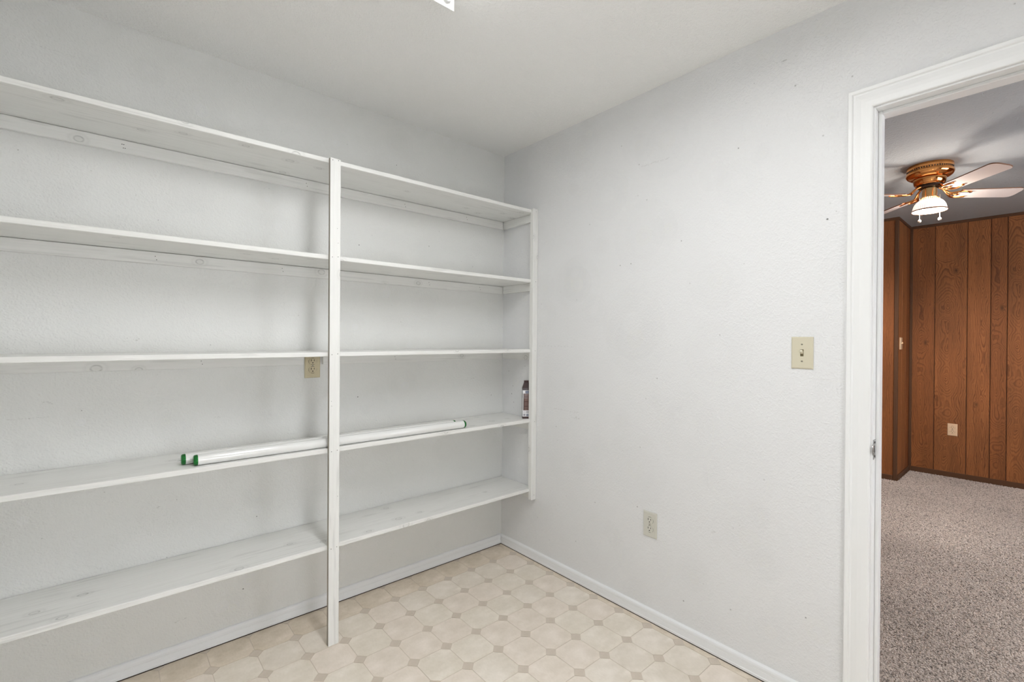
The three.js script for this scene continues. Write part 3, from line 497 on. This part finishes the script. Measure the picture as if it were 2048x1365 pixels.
// ---------------------------------------------------------------- ceiling fan with a glass-shade lamp
{
  const t = thing('ceiling_fan', 'copper-coloured ceiling fan with four white blades and a lit glass shade', 'ceiling fan', [FAN.x, FAN.y, FAN.z]);
  const brass = std({ color: new THREE.Color(0.83, 0.37, 0.12), metalness: 1, roughness: 0.1 }), brassDark = std({ color: new THREE.Color(0.03, 0.014, 0.007), metalness: 0.5, roughness: 0.4 });
  const gold = std({ color: new THREE.Color(0.86, 0.56, 0.26), metalness: 1, roughness: 0.2 });
  const bladeM = phys({ color: new THREE.Color(0.8, 0.72, 0.68), roughness: 0.35, clearcoat: 0.3 }), edgeM = std({ color: new THREE.Color(0.22, 0.10, 0.05), roughness: 0.5 });
  mesh('canopy', lathe([[0.0, 0], [0.113, 0], [0.118, -0.004], [0.119, -0.022], [0.116, -0.026], [0.116, -0.038], [0.120, -0.042], [0.1225, -0.052], [0.121, -0.063], [0.113, -0.075], [0.100, -0.083], [0.088, -0.086], [0, -0.086]], 64), brass, t);
  const holes = []; for (let i = 0; i < 56; i++) { const a = i / 56 * Math.PI * 2; holes.push(cbox(0.0068, 0.0078, 0.0022, 0).translate(0, -0.032, 0.1160).rotateY(a)); }
  mesh('vent_slots', join(holes), darkHole, t).userData.kind = 'stuff';
  mesh('motor', lathe([[0.0, -0.086], [0.083, -0.086], [0.085, -0.09], [0.083, -0.102], [0.080, -0.118], [0.073, -0.128], [0.066, -0.131], [0, -0.131]], 48), brass, t);
  mesh('flywheel', lathe([[0, -0.131], [0.066, -0.131], [0.068, -0.134], [0.062, -0.144], [0.045, -0.148], [0, -0.148]], 40), brassDark, t);
  mesh('light_neck', lathe([[0, -0.148], [0.036, -0.148], [0.038, -0.152], [0.037, -0.16], [0.0385, -0.178], [0.037, -0.2], [0.040, -0.207], [0.043, -0.212], [0, -0.212]], 36), gold, t);
  { const beads = [new THREE.TorusGeometry(0.0435, 0.0022, 8, 48).rotateX(Math.PI / 2).translate(0, -0.212, 0), new THREE.TorusGeometry(0.0445, 0.0022, 8, 48).rotateX(Math.PI / 2).translate(0, -0.2225, 0)]; for (let i = 0; i < 30; i++) { const a = i / 30 * Math.PI * 2; beads.push(new THREE.SphereGeometry(0.0036, 8, 6).translate(0.0445 * Math.cos(a), -0.2172, 0.0445 * Math.sin(a))); } mesh('gallery_ring', join(beads), gold, t); }
  // blades: chamfered plank on a scrolled iron
  const bl = new THREE.Shape(), w0 = 0.05, w1 = 0.058, r0 = 0.165, r1 = 0.525;
  bl.moveTo(r0, -w0 + 0.012); bl.lineTo(r0 + 0.012, -w0); bl.lineTo(r1 - 0.035, -w1); bl.quadraticCurveTo(r1 - 0.005, -w1, r1, -w1 + 0.035); bl.lineTo(r1, w1 - 0.035); bl.quadraticCurveTo(r1 - 0.005, w1, r1 - 0.035, w1); bl.lineTo(r0 + 0.012, w0); bl.lineTo(r0, w0 - 0.012); bl.closePath();
  const bg = new THREE.ExtrudeGeometry(bl, { depth: 0.005, bevelEnabled: true, bevelSize: 0.001, bevelThickness: 0.001, bevelSegments: 1, curveSegments: 6 }); bg.rotateX(Math.PI / 2); bg.translate(0, 0.002, 0);
  for (let i = 0; i < 4; i++) {
    const b = mesh('blade', bg, [bladeM, edgeM], t); b.position.set(0, -0.187, 0); b.rotation.order = 'YXZ'; b.rotation.set(-0.21, -(47 + 90 * i) * Math.PI / 180, 0);
    const iron = join([tube([[0.062, 0.046, 0], [0.09, 0.03, 0.002], [0.118, 0.0, 0.012], [0.15, -0.006, 0.032], [0.19, -0.007, 0.037], [0.222, -0.006, 0.030]], 0.0058, 26), tube([[0.062, 0.046, 0], [0.09, 0.03, -0.002], [0.118, 0.0, -0.012], [0.15, -0.006, -0.032], [0.19, -0.007, -0.037], [0.222, -0.006, -0.030]], 0.0058, 26), tube([[0.118, 0.0, 0.012], [0.135, -0.005, 0], [0.118, 0.0, -0.012]], 0.004, 14), ...[[0.222, 0.030], [0.222, -0.030], [0.165, 0]].map(([x, z]) => place(cyl(0.0075, 0.0085, 0.006, 14), x, -0.007, z)), tube([[0.135, -0.004, 0], [0.15, -0.006, 0], [0.165, -0.007, 0]], 0.0045, 8)]);
    mesh('blade_iron', iron, brass, b);
  }
  // ribbed glass shade, its rim, the bulb inside, two pull chains
  const ribTex = dataTex(192, 32, (u, v) => { const k = Math.abs((u * 48) % 1 - 0.5) * 2, e = sstep(0.72, 1, k) * (0.1 + 0.75 * v); return [255 * (1 - 0.55 * e), 255 * (1 - 0.68 * e), 255 * (1 - 0.72 * e)]; }, true);   // thin bronze lines between the glass ribs
  const shadeM = phys({ color: new THREE.Color(0.95, 0.92, 0.9), emissive: new THREE.Color(1.0, 0.93, 0.87), emissiveIntensity: 1.0, emissiveMap: ribTex, roughness: 0.3, side: THREE.DoubleSide });
  const prof = [[0.044, -0.2105], [0.0555, -0.217], [0.067, -0.227], [0.076, -0.24], [0.082, -0.254], [0.0855, -0.268], [0.0885, -0.284]], N = 144, pos = [], idx = [], suv = [];
  prof.forEach(([r, y], j) => { for (let i = 0; i <= N; i++) { suv.push(i / N, j / (prof.length - 1)); const a = i / N * Math.PI * 2, rr = r + (i % 3 ? 0 : -0.0016); pos.push(rr * Math.cos(a), y, rr * Math.sin(a)); } });
  for (let j = 0; j < prof.length - 1; j++) for (let i = 0; i < N; i++) { const a = j * (N + 1) + i, b = a + 1, c = a + N + 1, d = c + 1; idx.push(a, b, c, b, d, c); }
  const sg = new THREE.BufferGeometry(); sg.setAttribute('position', new THREE.Float32BufferAttribute(pos, 3)); sg.setAttribute('uv', new THREE.Float32BufferAttribute(suv, 2)); sg.setIndex(idx); sg.computeVertexNormals();
  sg.translate(0, -0.012, 0);
  const shade = mesh('lamp_shade', sg, shadeM, t);
  mesh('shade_rim', lathe([[0.0878, -0.2795], [0.0905, -0.280], [0.0925, -0.2835], [0.0925, -0.287], [0.0895, -0.2885], [0.0878, -0.287], [0.0878, -0.2795]], 72).translate(0, -0.012, 0), std({ color: new THREE.Color(0.2, 0.1, 0.055), metalness: 0.4, roughness: 0.4 }), shade);
  mesh('light_bulb', lathe([[0.0, -0.29], [0.012, -0.2885], [0.021, -0.282], [0.0245, -0.272], [0.023, -0.26], [0.016, -0.246], [0.0135, -0.236], [0.0135, -0.212]], 28).translate(0, -0.012, 0), std({ color: 0xffffff, emissive: new THREE.Color(1, 0.93, 0.84), emissiveIntensity: 1.6 }), t);
  const chainM = std({ color: new THREE.Color(0.8, 0.7, 0.55), metalness: 0.8, roughness: 0.3 }), fobM = std({ color: new THREE.Color(0.55, 0.46, 0.38), roughness: 0.35 });
  for (const [a, y] of [[[-0.032, -0.045], -0.364], [[0.036, 0.047], -0.352]]) {
    const [cx, cz] = a, ch = [place(cyl(0.0011, 0.0011, y * -1 - 0.19, 8), cx, (y - 0.19) / 2, cz)];
    for (let k = 0; k < 22; k++) ch.push(new THREE.SphereGeometry(0.0018, 6, 5).translate(cx, -0.2 - k * (-y - 0.2) / 22, cz));
    const c = mesh('pull_chain', join(ch), chainM, t);
    mesh('pull_knob', place(lathe([[0, 0.011], [0.003, 0.0105], [0.0045, 0.008], [0.0085, 0.004], [0.0095, -0.001], [0.0085, -0.007], [0.004, -0.011], [0, -0.0115]], 18), cx, y, cz), fobM, c);
  }
}

renderer.render(scene, camera);
